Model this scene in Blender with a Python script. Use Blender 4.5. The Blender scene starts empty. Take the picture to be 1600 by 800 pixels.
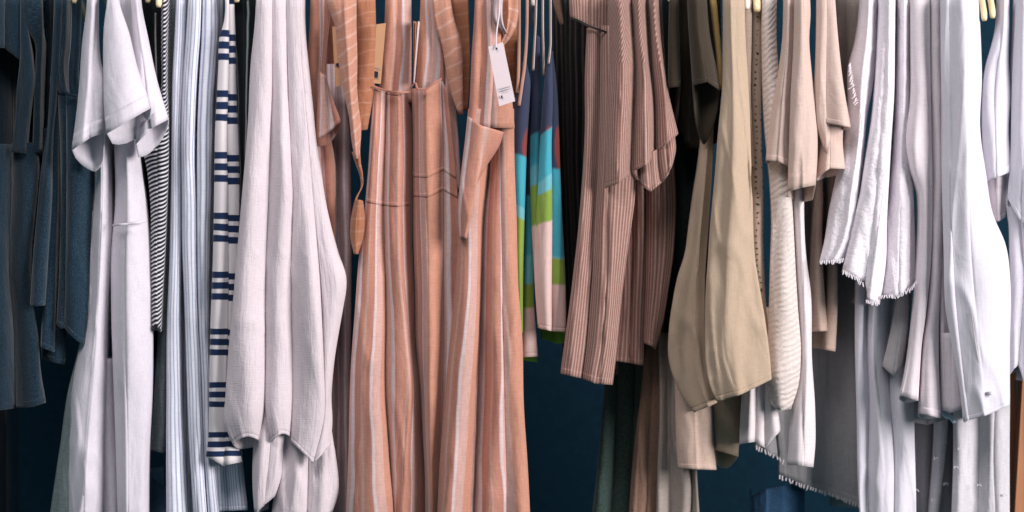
import bpy, math, random
import numpy as np
from mathutils import Vector

# ------------------------------------------------------------------ camera, world, lights
sc = bpy.context.scene
COL = sc.collection
CAMY, REFY, CZ = -4.2, -0.2, 1.15           # 1 photo pixel = 1 mm in the plane y = REFY
cam_d = bpy.data.cameras.new("camera"); cam = bpy.data.objects.new("camera", cam_d); COL.objects.link(cam)
cam.location = (0, CAMY, CZ); cam.rotation_euler = (math.radians(90), 0, 0)
cam_d.sensor_width = 36; cam_d.lens = 90; cam_d.clip_end = 60
cam_d.dof.use_dof = True; cam_d.dof.focus_distance = 3.94; cam_d.dof.aperture_fstop = 1.9
sc.camera = cam

w = bpy.data.worlds.new("World"); sc.world = w; w.use_nodes = True
bg = w.node_tree.nodes["Background"]
bg.inputs[0].default_value = (0.30, 0.58, 0.66, 1); bg.inputs[1].default_value = 0.22

def area(name, loc, target, size, power, col):
    ld = bpy.data.lights.new(name, 'AREA'); ld.shape = 'RECTANGLE'; ld.size, ld.size_y = size
    ld.energy = power; ld.color = col
    o = bpy.data.objects.new(name, ld); COL.objects.link(o); o.location = loc
    o.rotation_euler = (Vector(target) - Vector(loc)).to_track_quat('-Z', 'Y').to_euler()
    return o
area("shop_window_light", (3.7, -2.9, 2.1), (0.25, -0.2, 1.1), (1.8, 2.2), 385, (1.0, 0.95, 0.945))
area("overhead_fill_light", (-0.7, -1.9, 3.0), (-0.3, -0.1, 1.0), (1.8, 0.8), 54, (1.0, 0.94, 0.95))  # added soft fill from above, set left to lift the dark side
vs = sc.view_settings
vs.view_transform = 'Standard'; vs.look = 'None'; vs.exposure = -0.28; vs.gamma = 1.0; vs.use_curve_mapping = False
sc.cycles.use_denoising = True
sc.cycles.max_bounces = 8; sc.cycles.diffuse_bounces = 5

# ------------------------------------------------------------------ helpers
def W(px, py, y):
    """photo pixel -> point of the place at depth y (metres)"""
    s = (y - CAMY) / (REFY - CAMY) * 0.001
    return ((px - 800) * s, y, CZ - (py - 400) * s)

def pts(s):
    a = np.array([[float(q) for q in p.split(',')] for p in s.split()])
    return a
class Ln:
    """an edge or crease of the cloth: x as a smooth function of height, d = how far back it lies (mm)"""
    def __init__(self, s, d=None):
        a = pts(s) if isinstance(s, str) else np.array(s, float)
        self.y = a[:, 1]; self.x = a[:, 0]; self.d = d
        n = len(a); m = np.zeros(n)
        if n > 1:
            dl = np.diff(self.x) / np.diff(self.y)
            m[0], m[-1] = dl[0], dl[-1]
            for i in range(1, n - 1):
                h0, h1 = self.y[i] - self.y[i-1], self.y[i+1] - self.y[i]
                m[i] = (dl[i-1] * h1 + dl[i] * h0) / (h0 + h1)
        self.m = m
    def top(self): return self.y[0]
    def bot(self): return self.y[-1]
    def __call__(self, t):
        y, x, m = self.y, self.x, self.m
        i = np.clip(np.searchsorted(y, t) - 1, 0, len(y) - 2)
        h = y[i+1] - y[i]; s = np.clip((t - y[i]) / h, 0, 1)
        return ((2*s**3 - 3*s**2 + 1) * x[i] + (s**3 - 2*s**2 + s) * h * m[i]
                + (-2*s**3 + 3*s**2) * x[i+1] + (s**3 - s**2) * h * m[i+1])

_rng = np.random.RandomState(11)
_lat = _rng.rand(257, 257) * 2 - 1
def vnoise(a, b, seed=0):
    a = np.asarray(a, float) + seed * 17.31; b = np.asarray(b, float) + seed * 7.77
    ia = np.floor(a).astype(int); ib = np.floor(b).astype(int)
    fa = a - ia; fb = b - ib
    fa = fa*fa*(3-2*fa); fb = fb*fb*(3-2*fb)
    g = lambda i, j: _lat[i % 256, j % 256]
    return ((g(ia,ib)*(1-fa) + g(ia+1,ib)*fa)*(1-fb) + (g(ia,ib+1)*(1-fa) + g(ia+1,ib+1)*fa)*fb)

def mesh_obj(name, verts, faces, mat, parent=None, uv=None, smooth=True):
    base = np.array(parent['_base']) if parent is not None else np.zeros(3)
    me = bpy.data.meshes.new(name)
    v = np.asarray(verts, float) - base
    me.from_pydata(v.tolist(), [], faces)
    if uv is not None:
        ul = me.uv_layers.new(name="UVMap")
        li = np.zeros(len(me.loops), int); me.loops.foreach_get("vertex_index", li)
        ul.data.foreach_set("uv", np.asarray(uv, float)[li].ravel())
    me.polygons.foreach_set("use_smooth", [smooth] * len(me.polygons))
    if mat is not None: me.materials.append(mat)
    o = bpy.data.objects.new(name, me); COL.objects.link(o)
    if parent is not None:
        root = parent
        o.parent = parent
        o['_base'] = [float(q) for q in base]
    me.update()
    return o

def thing(name, label, cat, px, py, y, group=None):
    o = bpy.data.objects.new(name, None); COL.objects.link(o)
    p = W(px, py, y); o.location = p; o.empty_display_size = 0.05
    o['label'] = label; o['category'] = cat; o['_base'] = list(p)
    if group: o['group'] = group
    return o

SEED = [0]
def drape(parent, name, mat, y0, lines, k=0.5, bmax=45, mode='wall', depth=200, thick=30, drop=0, dropl=0, dropr=0,
          wr=3.0, fu=26., fv=3.5, sag=0, hem=0, hemmat=None, seg=14, crease=16, edge=10, lob=None, taper=1.0, solid=1.6,
          rowpx=9., fine=0.0, vfn=None, spine=None, pin=0.25, soft=0.9, seams=()):
    """hang a sheet of cloth: columns follow the lines, each gap between two lines is one rounded fold.
    mode 'wall': the sides run back towards the hanger's plane; 'tube': a sleeve, open at the bottom, whose far side
    hangs `drop` px lower in its middle (dropl / dropr at the ends)."""
    SEED[0] += 1; seed = SEED[0]
    L = [l if isinstance(l, Ln) else Ln(*l) if isinstance(l, tuple) else Ln(l) for l in lines]
    n = len(L) - 1
    ks = k if isinstance(k, (list, tuple)) else [k] * n
    sags = sag if isinstance(sag, (list, tuple)) else [sag] * n
    span = max(l.bot() for l in L) - min(l.top() for l in L)
    rows = int(max(6, min(96, span / rowpx)))
    yb = y0 / 1000.0

    def surf(v):
        v = np.asarray(v, float); X, PY, D, U = [], [], [], []
        cols = []
        for i in range(n):
            a, b = L[i], L[i+1]
            da = (edge if i == 0 else crease) if a.d is None else a.d
            db = (edge if i == n-1 else crease) if b.d is None else b.d
            ya = a.top() + v * (a.bot() - a.top()); ybm = b.top() + v * (b.bot() - b.top())
            xa, xb = a(ya), b(ybm)
            wid = np.abs(xb - xa)
            wob = vnoise(v * span / 190.0, v * 0 + i * 3.7, seed + 3)
            bul = np.minimum(ks[i] * wid * 1.1, bmax) * (1.0 + 0.4 * wob)
            sgn = 0.75 * vnoise(v * span / 260.0, v * 0 + i * 5.1, seed + 9)
            til = 0.55 * vnoise(v * span / 330.0, v * 0 + i * 2.3, seed + 71)
            sh = 0.5 + 0.5 * _lat[(seed * 7 + i * 13) % 256, 5]
            for j in range(seg + (1 if i == n-1 else 0)):
                s = j / seg
                t = ((1 - math.cos(math.pi * s)) / 2) * 0.6 + s * 0.4
                ts = s ** (2 ** sgn)
                rnd_ = np.sin(math.pi * ts) ** 0.6
                prof = rnd_ * (1 - soft * sh) + (0.5 - 0.5 * np.cos(2 * math.pi * ts)) * soft * sh
                x = xa + (xb - xa) * t
                py = ya + (ybm - ya) * t + sags[i] * math.sin(math.pi * t) * v ** 6
                dd = da + (db - da) * t - bul * prof + til * wid * (t - 0.5) * math.sin(math.pi * s)
                cols.append((x, py, dd, i + s))
        X = np.array([c[0] for c in cols]); PY = np.array([c[1] for c in cols]); D = np.array([c[2] for c in cols])
        I = np.array([c[3] for c in cols])[:, None]
        # soft wrinkles, mostly running down the cloth
        amp = wr * (pin + (1 - pin) * np.clip(v * 1.6, 0, 1))[None, :]
        uu = X / 1000.0
        nz = vnoise(uu * fu + I * 0.35, PY / 1000.0 * fv + uu * 2, seed) + 0.5 * vnoise(uu * fu * 2.3, PY / 1000.0 * fv * 2.1 + uu * 5, seed + 31)
        D = D + amp * nz
        # sharper creases, drifting sideways as they run down
        rdg = 1 - np.abs(vnoise(uu * fu * 1.1 + PY / 1000.0 * 1.8 + I * .2, PY / 1000.0 * fv * 0.8, seed + 83)) * 2.2
        rd2 = 1 - np.abs(vnoise(uu * fu * 1.9 - PY / 1000.0 * 4.5, PY / 1000.0 * fv * 1.7, seed + 97)) * 2.4
        D = D - amp * 1.1 * np.clip(rdg, 0, 1) ** 3 - amp * 0.7 * np.clip(rd2, 0, 1) ** 3
        X = X + amp * 0.35 * vnoise(PY / 1000.0 * fv * 2.2, I * 1.3, seed + 57)
        if fine:
            D = D + fine * vnoise(uu * 160, PY / 1000.0 * 120, seed + 5)
        Y = yb + D / 1000.0 + np.clip(-PY, 0, 200) * 0.0022
        s = (Y - CAMY) / (REFY - CAMY) * 0.001
        P = np.stack([(X - 800) * s, Y, CZ - (PY - 400) * s], -1)
        return P, PY
    v = np.linspace(0, 1, rows + 1)
    P, PY = surf(v)
    nf = P.shape[0]
    # arc length at two thirds of the height -> U in metres
    r = int(rows * 0.66)
    dl = np.linalg.norm(np.diff(P[:, r], axis=0), axis=1)
    U = np.concatenate([[0], np.cumsum(dl)])
    grid = [P[i] for i in range(nf)]; pyg = [PY[i] for i in range(nf)]; ug = list(U)
    closed = False
    if mode == 'wall':
        xs = spine if spine is not None else None
        def back(col, pyc, side):
            out = []
            cx = (P[0, :, 0] + P[-1, :, 0]) / 2 if xs is None else np.full(rows + 1, xs)
            for q in (0.2, 0.5, 1.0):
                c = col.copy()
                c[:, 1] += depth / 1000.0 * q
                c[:, 0] = col[:, 0] + (cx - col[:, 0]) * taper * q ** 1.4
                out.append(c)
            return out
        lb = back(P[0], PY[0], -1); rb = back(P[-1], PY[-1], 1)
        grid = lb[::-1] + grid + rb
        pyg = [PY[0]] * 3 + pyg + [PY[-1]] * 3
        q = np.array([0.2, 0.5, 1.0]) * depth / 1000.0
        ug = list(-q[::-1]) + ug + list(U[-1] + q)
    elif mode == 'tube':
        m = max(8, n * 6)
        for j in range(1, m):
            t = 1 - j / m
            f = t * (nf - 1); i0 = min(int(f), nf - 2); fr = f - i0
            base = P[i0] * (1 - fr) + P[i0+1] * fr
            e = P[0] * (1 - t) + P[-1] * t
            c = base.copy()
            c[:, 1] = e[:, 1] + thick / 1000.0 * math.sin(math.pi * t) ** 0.8
            dz = (dropl * (1 - t) + dropr * t + drop * math.sin(math.pi * t)) / 1000.0
            c[:, 2] = base[:, 2] - dz * v ** 3
            grid.append(c); pyg.append(PY[i0]); ug.append(U[-1] + (1 - t) * U[-1])
        closed = True
    G = np.stack(grid); nc = len(grid); R = rows + 1
    verts = G.reshape(-1, 3)
    faces = []
    for i in range(nc if closed else nc - 1):
        i2 = (i + 1) % nc
        for j in range(rows):
            faces.append((i*R + j, i*R + j + 1, i2*R + j + 1, i2*R + j))
    vv = [(vfn(p) if vfn else p / 1000.0) for p in pyg]
    uv = np.stack([np.repeat(np.array(ug), R), np.concatenate(vv)], -1)
    o = mesh_obj(name, verts, faces, mat, parent, uv)
    if solid:
        md = o.modifiers.new("thickness", 'SOLIDIFY'); md.thickness = solid / 1000.0; md.offset = 1
    def band(v0, v1, nm, m_):
        Ph, PYh = surf(np.linspace(v0, v1, 4))
        Ph = Ph.copy(); Ph[:, :, 1] -= 0.0016; Ph[:, -1, 2] -= 0.0012
        Rh = 4
        fh = [(i*Rh + j, i*Rh + j + 1, (i+1)*Rh + j + 1, (i+1)*Rh + j) for i in range(nf - 1) for j in range(3)]
        uvh = np.stack([np.repeat(U, Rh), (np.concatenate([(vfn(p) if vfn else p / 1000.0) for p in PYh]))], -1)
        h = mesh_obj(nm, Ph.reshape(-1, 3), fh, m_, o, uvh)
        md = h.modifiers.new("thickness", 'SOLIDIFY'); md.thickness = 0.0012; md.offset = 1
    if hem: band(1 - hem / max(span, 1.0), 1.0, 'hem', hemmat or mat)
    for v0, v1, nm in seams: band(v0, v1, nm, mat)
    return o

def tube_path(parent, name, mat, P, rad, sides=8, flat=1.0, caps=True):
    """a round or flattened bar along world points P"""
    P = [Vector(p) for p in P]; verts = []; faces = []
    rads = rad if isinstance(rad, (list, tuple)) else [rad] * len(P)
    for i, p in enumerate(P):
        t = (P[min(i+1, len(P)-1)] - P[max(i-1, 0)]).normalized()
        a = Vector((1, 0, 0)) if abs(t.x) < 0.8 else Vector((0, 1, 0))
        b = t.cross(a).normalized(); a = b.cross(t).normalized()
        for s in range(sides):
            th = 2 * math.pi * s / sides
            verts.append(p + a * math.cos(th) * rads[i] + b * math.sin(th) * rads[i] * flat)
    for i in range(len(P) - 1):
        for s in range(sides):
            s2 = (s + 1) % sides
            faces.append((i*sides+s, i*sides+s2, (i+1)*sides+s2, (i+1)*sides+s))
    if caps:
        faces.append(tuple(range(sides))[::-1]); faces.append(tuple((len(P)-1)*sides + s for s in range(sides)))
    uv = [(0, 0)] * len(verts)
    return mesh_obj(name, [tuple(q) for q in verts], faces, mat, parent, uv)

def ribbon(parent, name, mat, path, width, y0, twist=0.0, n=60, thick=1.5, cup=0.25, wr=2.0):
    """a strap or tie: path 'x,y,dy ...' in px / mm, width list in px along it"""
    a = np.array([[float(q) for q in p.split(',')] for p in path.split()])
    tt = np.linspace(0, len(a) - 1, n)
    def sm(c):
        i = np.clip(tt.astype(int), 0, len(a) - 2); f = tt - i
        p0 = c[np.maximum(i-1, 0)]; p1 = c[i]; p2 = c[i+1]; p3 = c[np.minimum(i+2, len(a)-1)]
        return 0.5 * (2*p1 + (p2-p0)*f + (2*p0-5*p1+4*p2-p3)*f**2 + (3*p1-p0-3*p2+p3)*f**3)
    x, y, d = sm(a[:, 0]), sm(a[:, 1]), sm(a[:, 2])
    ws = np.interp(tt, np.linspace(0, len(a)-1, len(width)), width)
    SEED[0] += 1
    verts, uv, m = [], [], 9
    L = np.concatenate([[0], np.cumsum(np.hypot(np.diff(x), np.diff(y)))]) / 1000.0
    for i in range(n):
        j0, j1 = max(i-1, 0), min(i+1, n-1)
        tx, ty = x[j1]-x[j0], y[j1]-y[j0]; l = math.hypot(tx, ty) or 1
        nx, ny = -ty / l, tx / l
        th = twist * i / n
        for q in range(m):
            s = q / (m - 1) * 2 - 1
            wgt = s * ws[i] / 2
            dd = d[i] + wgt * math.sin(th) + cup * ws[i] * (s * s) + wr * float(vnoise(s * 2.0, L[i] * 22, SEED[0]))
            verts.append(W(x[i] + nx * wgt * math.cos(th), y[i] + ny * wgt * math.cos(th), (y0 + dd) / 1000.0))
            uv.append((wgt / 1000.0, L[i]))
    faces = [(i*m+q, i*m+q+1, (i+1)*m+q+1, (i+1)*m+q) for i in range(n-1) for q in range(m-1)]
    o = mesh_obj(name, verts, faces, mat, parent, uv)
    md = o.modifiers.new("thickness", 'SOLIDIFY'); md.thickness = thick / 1000.0; md.offset = 0
    return o

def fringe(parent, mat, path, y0, length=9, step=5.5, rad=1.7, lean=0.0, jit=0.35):
    """short tassel threads along a hem, joined in one part: too fine to pick apart"""
    a = pts(path); seg = np.hypot(*np.diff(a, axis=0).T); tot = seg.sum(); cum = np.concatenate([[0], np.cumsum(seg)])
    rnd = random.Random(int(tot * 7)); verts, faces = [], []
    s = 0.0
    while s < tot:
        x = np.interp(s, cum, a[:, 0]); y = np.interp(s, cum, a[:, 1])
        ln = length * rnd.uniform(0.6, 1.0); dx = lean * ln + rnd.uniform(-jit, jit) * ln
        b = len(verts)
        cur = rnd.uniform(-.25, .25) * ln
        for f, r in ((-0.4, .8), (0.35, .75), (0.8, .9), (1.0, .4)):
            for q in range(5):
                th = 2 * math.pi * q / 5
                p = W(x + dx * f + cur * f * f + math.cos(th) * rad * r, y + ln * f, (y0 + math.sin(th) * rad * r) / 1000.0)
                verts.append(p)
        for i in range(3):
            for q in range(5):
                q2 = (q + 1) % 5
                faces.append((b+i*5+q, b+i*5+q2, b+(i+1)*5+q2, b+(i+1)*5+q))
        faces.append(tuple(b + 15 + q for q in range(5)))
        s += step * rnd.uniform(0.7, 1.3)
    o = mesh_obj('fringe', verts, faces, mat, parent, [(0, 0)] * len(verts)); o['kind'] = 'stuff'
    return o

def card(parent, name, mat, corners, y0, th=1.2):
    """a thin card: four px corners 'x,y,dy' clockwise from top left"""
    a = np.array([[float(q) for q in p.split(',')] for p in corners.split()])
    f = [W(p[0], p[1], (y0 + p[2]) / 1000.0) for p in a]
    b = [(p[0], p[1] + th / 1000.0, p[2]) for p in f]
    faces = [(0,1,2,3), (7,6,5,4)] + [(i, i+4, (i+1) % 4 + 4, (i+1) % 4) for i in range(4)]
    return mesh_obj(name, f + b, faces, mat, parent, [(0,0),(1,0),(1,1),(0,1)] * 2, smooth=False)

# ------------------------------------------------------------------ materials
def lin(h):
    h = h.lstrip('#'); c = [int(h[i:i+2], 16) / 255 for i in (0, 2, 4)]
    return tuple(x / 12.92 if x <= .04045 else ((x + .055) / 1.055) ** 2.4 for x in c) + (1,)

class NT:
    def __init__(self, mat):
        mat.use_nodes = True; self.t = mat.node_tree; self.n = self.t.nodes; self.b = self.n["Principled BSDF"]
        u = self.n.new("ShaderNodeUVMap"); sp = self.n.new("ShaderNodeSeparateXYZ"); self.t.links.new(u.outputs[0], sp.inputs[0])
        self.uv, self.U, self.V = u.outputs[0], sp.outputs[0], sp.outputs[1]
    def put(self, sock, v):
        if hasattr(v, 'default_value') or isinstance(v, bpy.types.NodeSocket): self.t.links.new(v, sock)
        else: sock.default_value = v
    def m(self, op, a, b=0.0, c=0.0, clamp=False):
        nd = self.n.new("ShaderNodeMath"); nd.operation = op; nd.use_clamp = clamp
        for i, q in enumerate((a, b, c)): self.put(nd.inputs[i], q)
        return nd.outputs[0]
    def vec(self, x, y, z=0.0):
        nd = self.n.new("ShaderNodeCombineXYZ")
        for i, q in enumerate((x, y, z)): self.put(nd.inputs[i], q)
        return nd.outputs[0]
    def noise(self, su, sv, detail=2.0, seed=0.0, dist=0.0):
        nd = self.n.new("ShaderNodeTexNoise"); nd.inputs["Scale"].default_value = 1.0
        nd.inputs["Detail"].default_value = detail; nd.inputs["Distortion"].default_value = dist
        self.put(nd.inputs["Vector"], self.vec(self.m('MULTIPLY', self.U, su), self.m('MULTIPLY', self.V, sv), seed))
        return nd.outputs[0]
    def mix(self, f, a, b, mode='MIX'):
        nd = self.n.new("ShaderNodeMix"); nd.data_type = 'RGBA'; nd.blend_type = mode
        self.put(nd.inputs[0], f); self.put(nd.inputs[6], a); self.put(nd.inputs[7], b)
        return nd.outputs[2]
    def step(self, x, e, soft):
        nd = self.n.new("ShaderNodeMapRange"); nd.interpolation_type = 'SMOOTHSTEP'
        self.put(nd.inputs[0], x); nd.inputs[1].default_value = e - soft; nd.inputs[2].default_value = e + soft
        return nd.outputs[0]
    def band(self, x, lo, hi, soft):
        return self.m('MULTIPLY', self.step(x, lo, soft), self.m('SUBTRACT', 1.0, self.step(x, hi, soft)))
    def ramp(self, x, stops, interp='LINEAR'):
        nd = self.n.new("ShaderNodeValToRGB"); cr = nd.color_ramp; cr.interpolation = interp
        while len(cr.elements) < len(stops): cr.elements.new(0.5)
        for e, (p, c) in zip(cr.elements, stops): e.position = p; e.color = c
        self.put(nd.inputs[0], x); return nd.outputs[0]

def fabric(name, col, pattern=None, weave=0.16, wscale=1.0, rough=0.92, bump=0.35, sheen=0.15, trans=0.0, fleck=None,
           fleck_amt=0.5, crepe=0.0, mottle=0.10, alpha=1.0, bdist=0.0006, crumple=0.5, grain=0.0):
    mat = bpy.data.materials.new(name); N = NT(mat); b = N.b
    c = lin(col) if isinstance(col, str) else col
    if pattern: c = pattern(N)
    wa = N.noise(520 * wscale, 70 * wscale, 2, 1.3); wb = N.noise(70 * wscale, 520 * wscale, 2, 8.1)
    wv = N.m('ADD', wa, wb)                                   # about 1.0 on average
    f = N.m('MULTIPLY_ADD', N.m('SUBTRACT', wv, 1.0), weave * 3, 1.0)
    mo = N.m('MULTIPLY_ADD', N.m('SUBTRACT', N.noise(14, 7, 3, 4.4), 0.5), mottle * 3, 1.0)
    f = N.m('MULTIPLY', f, mo)
    colr = N.mix(1.0, c, N.vec(f, f, f), 'MULTIPLY')
    if fleck:
        fl = N.step(N.noise(620, 560, 1, 2.2), 0.55, 0.08)
        colr = N.mix(N.m('MULTIPLY', fl, fleck_amt), colr, lin(fleck))
    N.put(b.inputs["Base Color"], colr)
    b.inputs["Roughness"].default_value = rough
    b.inputs["Specular IOR Level"].default_value = 0.15
    b.inputs["Sheen Weight"].default_value = sheen; b.inputs["Sheen Roughness"].default_value = 0.5
    h = N.m('MULTIPLY', wv, 0.5)
    if crepe:
        cr = N.noise(170, 16, 3, 6.0, 0.6)
        h = N.m('MULTIPLY_ADD', cr, crepe, h)
    bp = N.n.new("ShaderNodeBump"); bp.inputs["Strength"].default_value = bump; bp.inputs["Distance"].default_value = bdist * (3 if crepe else 1)
    if grain: h = N.m('MULTIPLY', N.noise(230, 230, 3, 3.3), 1.0)
    N.put(bp.inputs["Height"], h)
    if crumple:
        b2 = N.n.new("ShaderNodeBump"); b2.inputs["Strength"].default_value = crumple; b2.inputs["Distance"].default_value = .005
        rn = N.n.new("ShaderNodeTexNoise"); rn.noise_type = 'RIDGED_MULTIFRACTAL'; rn.inputs["Scale"].default_value = 1.0
        rn.inputs["Detail"].default_value = 3; rn.inputs["Distortion"].default_value = .7
        N.put(rn.inputs["Vector"], N.vec(N.m('MULTIPLY_ADD', N.V, 5.0, N.m('MULTIPLY', N.U, 20.0)), N.m('MULTIPLY', N.V, 7.0), 3.1))
        N.put(b2.inputs["Height"], N.m('MULTIPLY_ADD', rn.outputs[0], .45, N.noise(42, 13, 3, 9.7, 0.8))); N.put(bp.inputs["Normal"], b2.outputs[0])
    N.put(b.inputs["Normal"], bp.outputs[0])
    out = N.n["Material Output"]; sh = b.outputs[0]
    if trans:
        tr = N.n.new("ShaderNodeBsdfTranslucent"); N.put(tr.inputs[0], colr); N.put(tr.inputs[1], bp.outputs[0])
        mx = N.n.new("ShaderNodeMixShader"); mx.inputs[0].default_value = trans
        N.put(mx.inputs[1], sh); N.put(mx.inputs[2], tr.outputs[0]); sh = mx.outputs[0]
    if alpha < 1:
        tp = N.n.new("ShaderNodeBsdfTransparent"); mx = N.n.new("ShaderNodeMixShader"); mx.inputs[0].default_value = alpha
        N.put(mx.inputs[1], tp.outputs[0]); N.put(mx.inputs[2], sh); sh = mx.outputs[0]
    N.put(out.inputs[0], sh)
    return mat

def plain(name, col, rough=0.5, spec=0.4, var=0.06, trans=0.0):
    mat = bpy.data.materials.new(name); N = NT(mat); b = N.b
    tc = N.n.new("ShaderNodeTexCoord"); nz = N.n.new("ShaderNodeTexNoise"); nz.inputs["Scale"].default_value = 60
    N.t.links.new(tc.outputs["Object"], nz.inputs["Vector"])
    f = N.m('MULTIPLY_ADD', N.m('SUBTRACT', nz.outputs[0], 0.5), var * 4, 1.0)
    N.put(b.inputs["Base Color"], N.mix(1.0, lin(col), N.vec(f, f, f), 'MULTIPLY'))
    b.inputs["Roughness"].default_value = rough; b.inputs["Specular IOR Level"].default_value = spec
    if trans:
        b.inputs["Transmission Weight"].default_value = trans
    return mat

def vstripes(base, line, pitch, duty, soft=0.1, skew=0.0, thin=None):
    """stripes running down the cloth, pitch in metres of cloth"""
    def p(N):
        u = N.m('MULTIPLY_ADD', N.m('MINIMUM', N.m('SUBTRACT', N.V, .1), 0.0), skew, N.U)
        u = N.m('ADD', u, N.m('MULTIPLY', N.m('SUBTRACT', N.noise(20, 9, 2, 3.0), 0.5), pitch * 0.5))
        f = N.m('FRACT', N.m('DIVIDE', u, pitch))
        k = N.band(f, 0.08, 0.08 + duty, soft)
        c = N.mix(k, lin(base), lin(line))
        if thin: c = N.mix(N.band(f, 0.75, 0.82, 0.04), c, lin(thin))
        return c
    return p
def hstripes(base, line, pitch, duty, slope=0.0, soft=0.12):
    def p(N):
        v = N.m('MULTIPLY_ADD', N.U, slope, N.V)
        v = N.m('ADD', v, N.m('MULTIPLY', N.m('SUBTRACT', N.noise(30, 30, 1, 3.0), 0.5), pitch * 0.6))
        return N.mix(N.band(N.m('FRACT', N.m('DIVIDE', v, pitch)), 0.12, 0.12 + duty, soft), lin(base), lin(line))
    return p

ORANGE, CORAL, PALE, WHT = '#b98470', '#aa7568', '#be988f', '#c8b3b3'
def orange_stripe(period=0.085, off=0.0, vert=True, slope=0.0):
    def p(N):
        x = N.U if vert else N.V
        y = N.V if vert else N.U
        u = N.m('ADD', x, N.m('MULTIPLY', N.m('SUBTRACT', N.noise(8, 5, 2, 5.0), 0.5), 0.016))
        u = N.m('ADD', N.m('MULTIPLY_ADD', y, slope, u), off)
        f = N.m('FRACT', N.m('DIVIDE', u, period))
        O, Cc, P, Wt = lin(ORANGE), lin(CORAL), lin(PALE), lin(WHT)
        st = [(0, O), (.13, O), (.15, Wt), (.175, Wt), (.195, P), (.33, P), (.345, Wt), (.39, Wt), (.41, Cc), (.56, O),
              (.575, P), (.595, P), (.61, O), (.70, Cc), (.715, Wt), (.735, Wt), (.75, P), (.86, P), (.88, O), (1, O)]
        return N.ramp(f, st)
    return p
def faded_lines(base, line, n):
    return vstripes(base, line, n, 0.3, 0.15)

M = {}
M['navy'] = fabric('navy_fleck_cloth', '#091d2a', fleck='#2d4a5c', fleck_amt=0.30, weave=0.2, sheen=0.3)
M['navy2'] = fabric('slate_navy_cloth', '#0c2231', fleck='#365669', fleck_amt=0.33, weave=0.2, sheen=0.3)
M['navy_plain'] = fabric('dark_navy_cloth', '#0c2231', weave=0.2)
M['linen'] = fabric('lilac_white_linen', '#dad3dc', weave=0.07, wscale=1.3, trans=0.08)
M['tulle'] = fabric('grey_tulle', '#8e9a9c', weave=0.25, alpha=0.55)
M['black'] = fabric('black_cloth', '#0d1519', weave=0.2)
M['blackstripe'] = fabric('black_white_fine_stripe', None, hstripes('#0c1218', '#d9d5dc', 0.0066, 0.36, 0.34, 0.16), weave=0.06)
M['charcoal'] = fabric('charcoal_cloth', '#5b6568', weave=0.22, fleck='#8a9496', fleck_amt=.3)
M['pin'] = fabric('blue_white_pinstripe', None, vstripes('#dcdbe6', '#8b97ae', 0.0047, 0.28, 0.16), weave=0.07, mottle=.05)
def bands(N):
    f = N.m('FRACT', N.m('ADD', N.V, N.m('MULTIPLY', N.m('SUBTRACT', N.noise(25, 2, 1, 1.0), 0.5), 0.03)))
    k = N.m('ADD', N.m('ADD', N.band(f, 0.0, 0.115, .008), N.band(f, .19, .31, .008)), N.band(f, .385, .50, .008))
    return N.mix(N.m('MINIMUM', k, 1.0), lin('#d6ced0'), lin('#16284a'))
M['bands'] = fabric('white_navy_banded_knit', None, bands, weave=0.02, mottle=.02, crumple=0)
M['cords'] = fabric('black_thin_white_line', None, vstripes('#0b1216', '#8b9497', 0.017, 0.08, 0.05), weave=.1)
M['muslin'] = fabric('white_muslin', '#dccfd4', weave=0.06, wscale=1.3, crepe=1.2, bump=0.6, trans=0.12, mottle=.05)
M['ora'] = fabric('orange_striped_linen', None, orange_stripe(), weave=0.12)
M['orb'] = fabric('orange_striped_linen_wide', None, orange_stripe(0.105, 0.03), weave=0.12)
M['orc'] = fabric('orange_striped_linen_pale', None, orange_stripe(0.12, 0.052), weave=0.12)
M['orh'] = fabric('orange_sash_cloth', None, hstripes('#b7836f', '#c9a599', 0.021, 0.10, 0.5, 0.12), weave=0.12, crumple=.7)
M['orh2'] = fabric('shaded_sash_cloth', None, hstripes('#a06a50', '#b0836c', 0.020, 0.08, 0.12, 0.10), weave=0.12, crumple=.7)  # darker copy of the sash cloth, painting the shade side of its folds
M['sheer'] = fabric('sheer_rose_grey_stripe', None, vstripes('#a58d8e', '#cdbcc0', 0.011, 0.35, 0.15), weave=0.12, alpha=0.85)
def multi(offs, slope, top='#343a50', red='#7c3a36'):
    """broad printed colour fields, edges given by height"""
    def p(N):
        v = N.m('MULTIPLY_ADD', N.U, slope, N.V)
        v = N.m('ADD', v, N.m('MULTIPLY', N.m('SUBTRACT', N.noise(22, 10, 1, 6.0), 0.5), 0.012))
        c = N.mix(N.step(N.noise(30, 9, 0, 2.5), 0.56, 0.02), lin(top), lin(red))
        for e, col in zip(offs, ('#3f95a6', '#64a6b0', '#7b9440', '#c9aca6')):
            c = N.mix(N.step(v, e, 0.003), c, lin(col))
        return c
    return p
M['strapskin'] = fabric('blush_satin_edge', '#a98273', weave=.06)
M['blouse'] = fabric('rose_brown_pinstripe', None, vstripes('#835f55', '#ad9189', 0.0052, 0.34, 0.2), weave=0.12)
M['blouse_d'] = fabric('rose_brown_pinstripe_bias', None, vstripes('#835f55', '#ad9189', 0.0052, 0.34, 0.2, 0.55), weave=0.14)
M['darkpin'] = fabric('yoke_shade_pinstripe', None, vstripes('#12191c', '#5a4540', 0.009, 0.22, 0.12), weave=0.14)  # near-black stripe that paints the shade of the blouse yoke
M['olive'] = fabric('dark_olive_jersey', '#3a3127', weave=0.1)
M['green_dark'] = fabric('bottle_green_cloth', '#2b3d38', weave=.18, fleck='#66706a', fleck_amt=.3)
M['brown'] = fabric('brown_cloth', '#7b6052', weave=.18, fleck='#9a7565', fleck_amt=.3)
M['taupe'] = fabric('taupe_cloth', '#9c9089', weave=.15)
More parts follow.
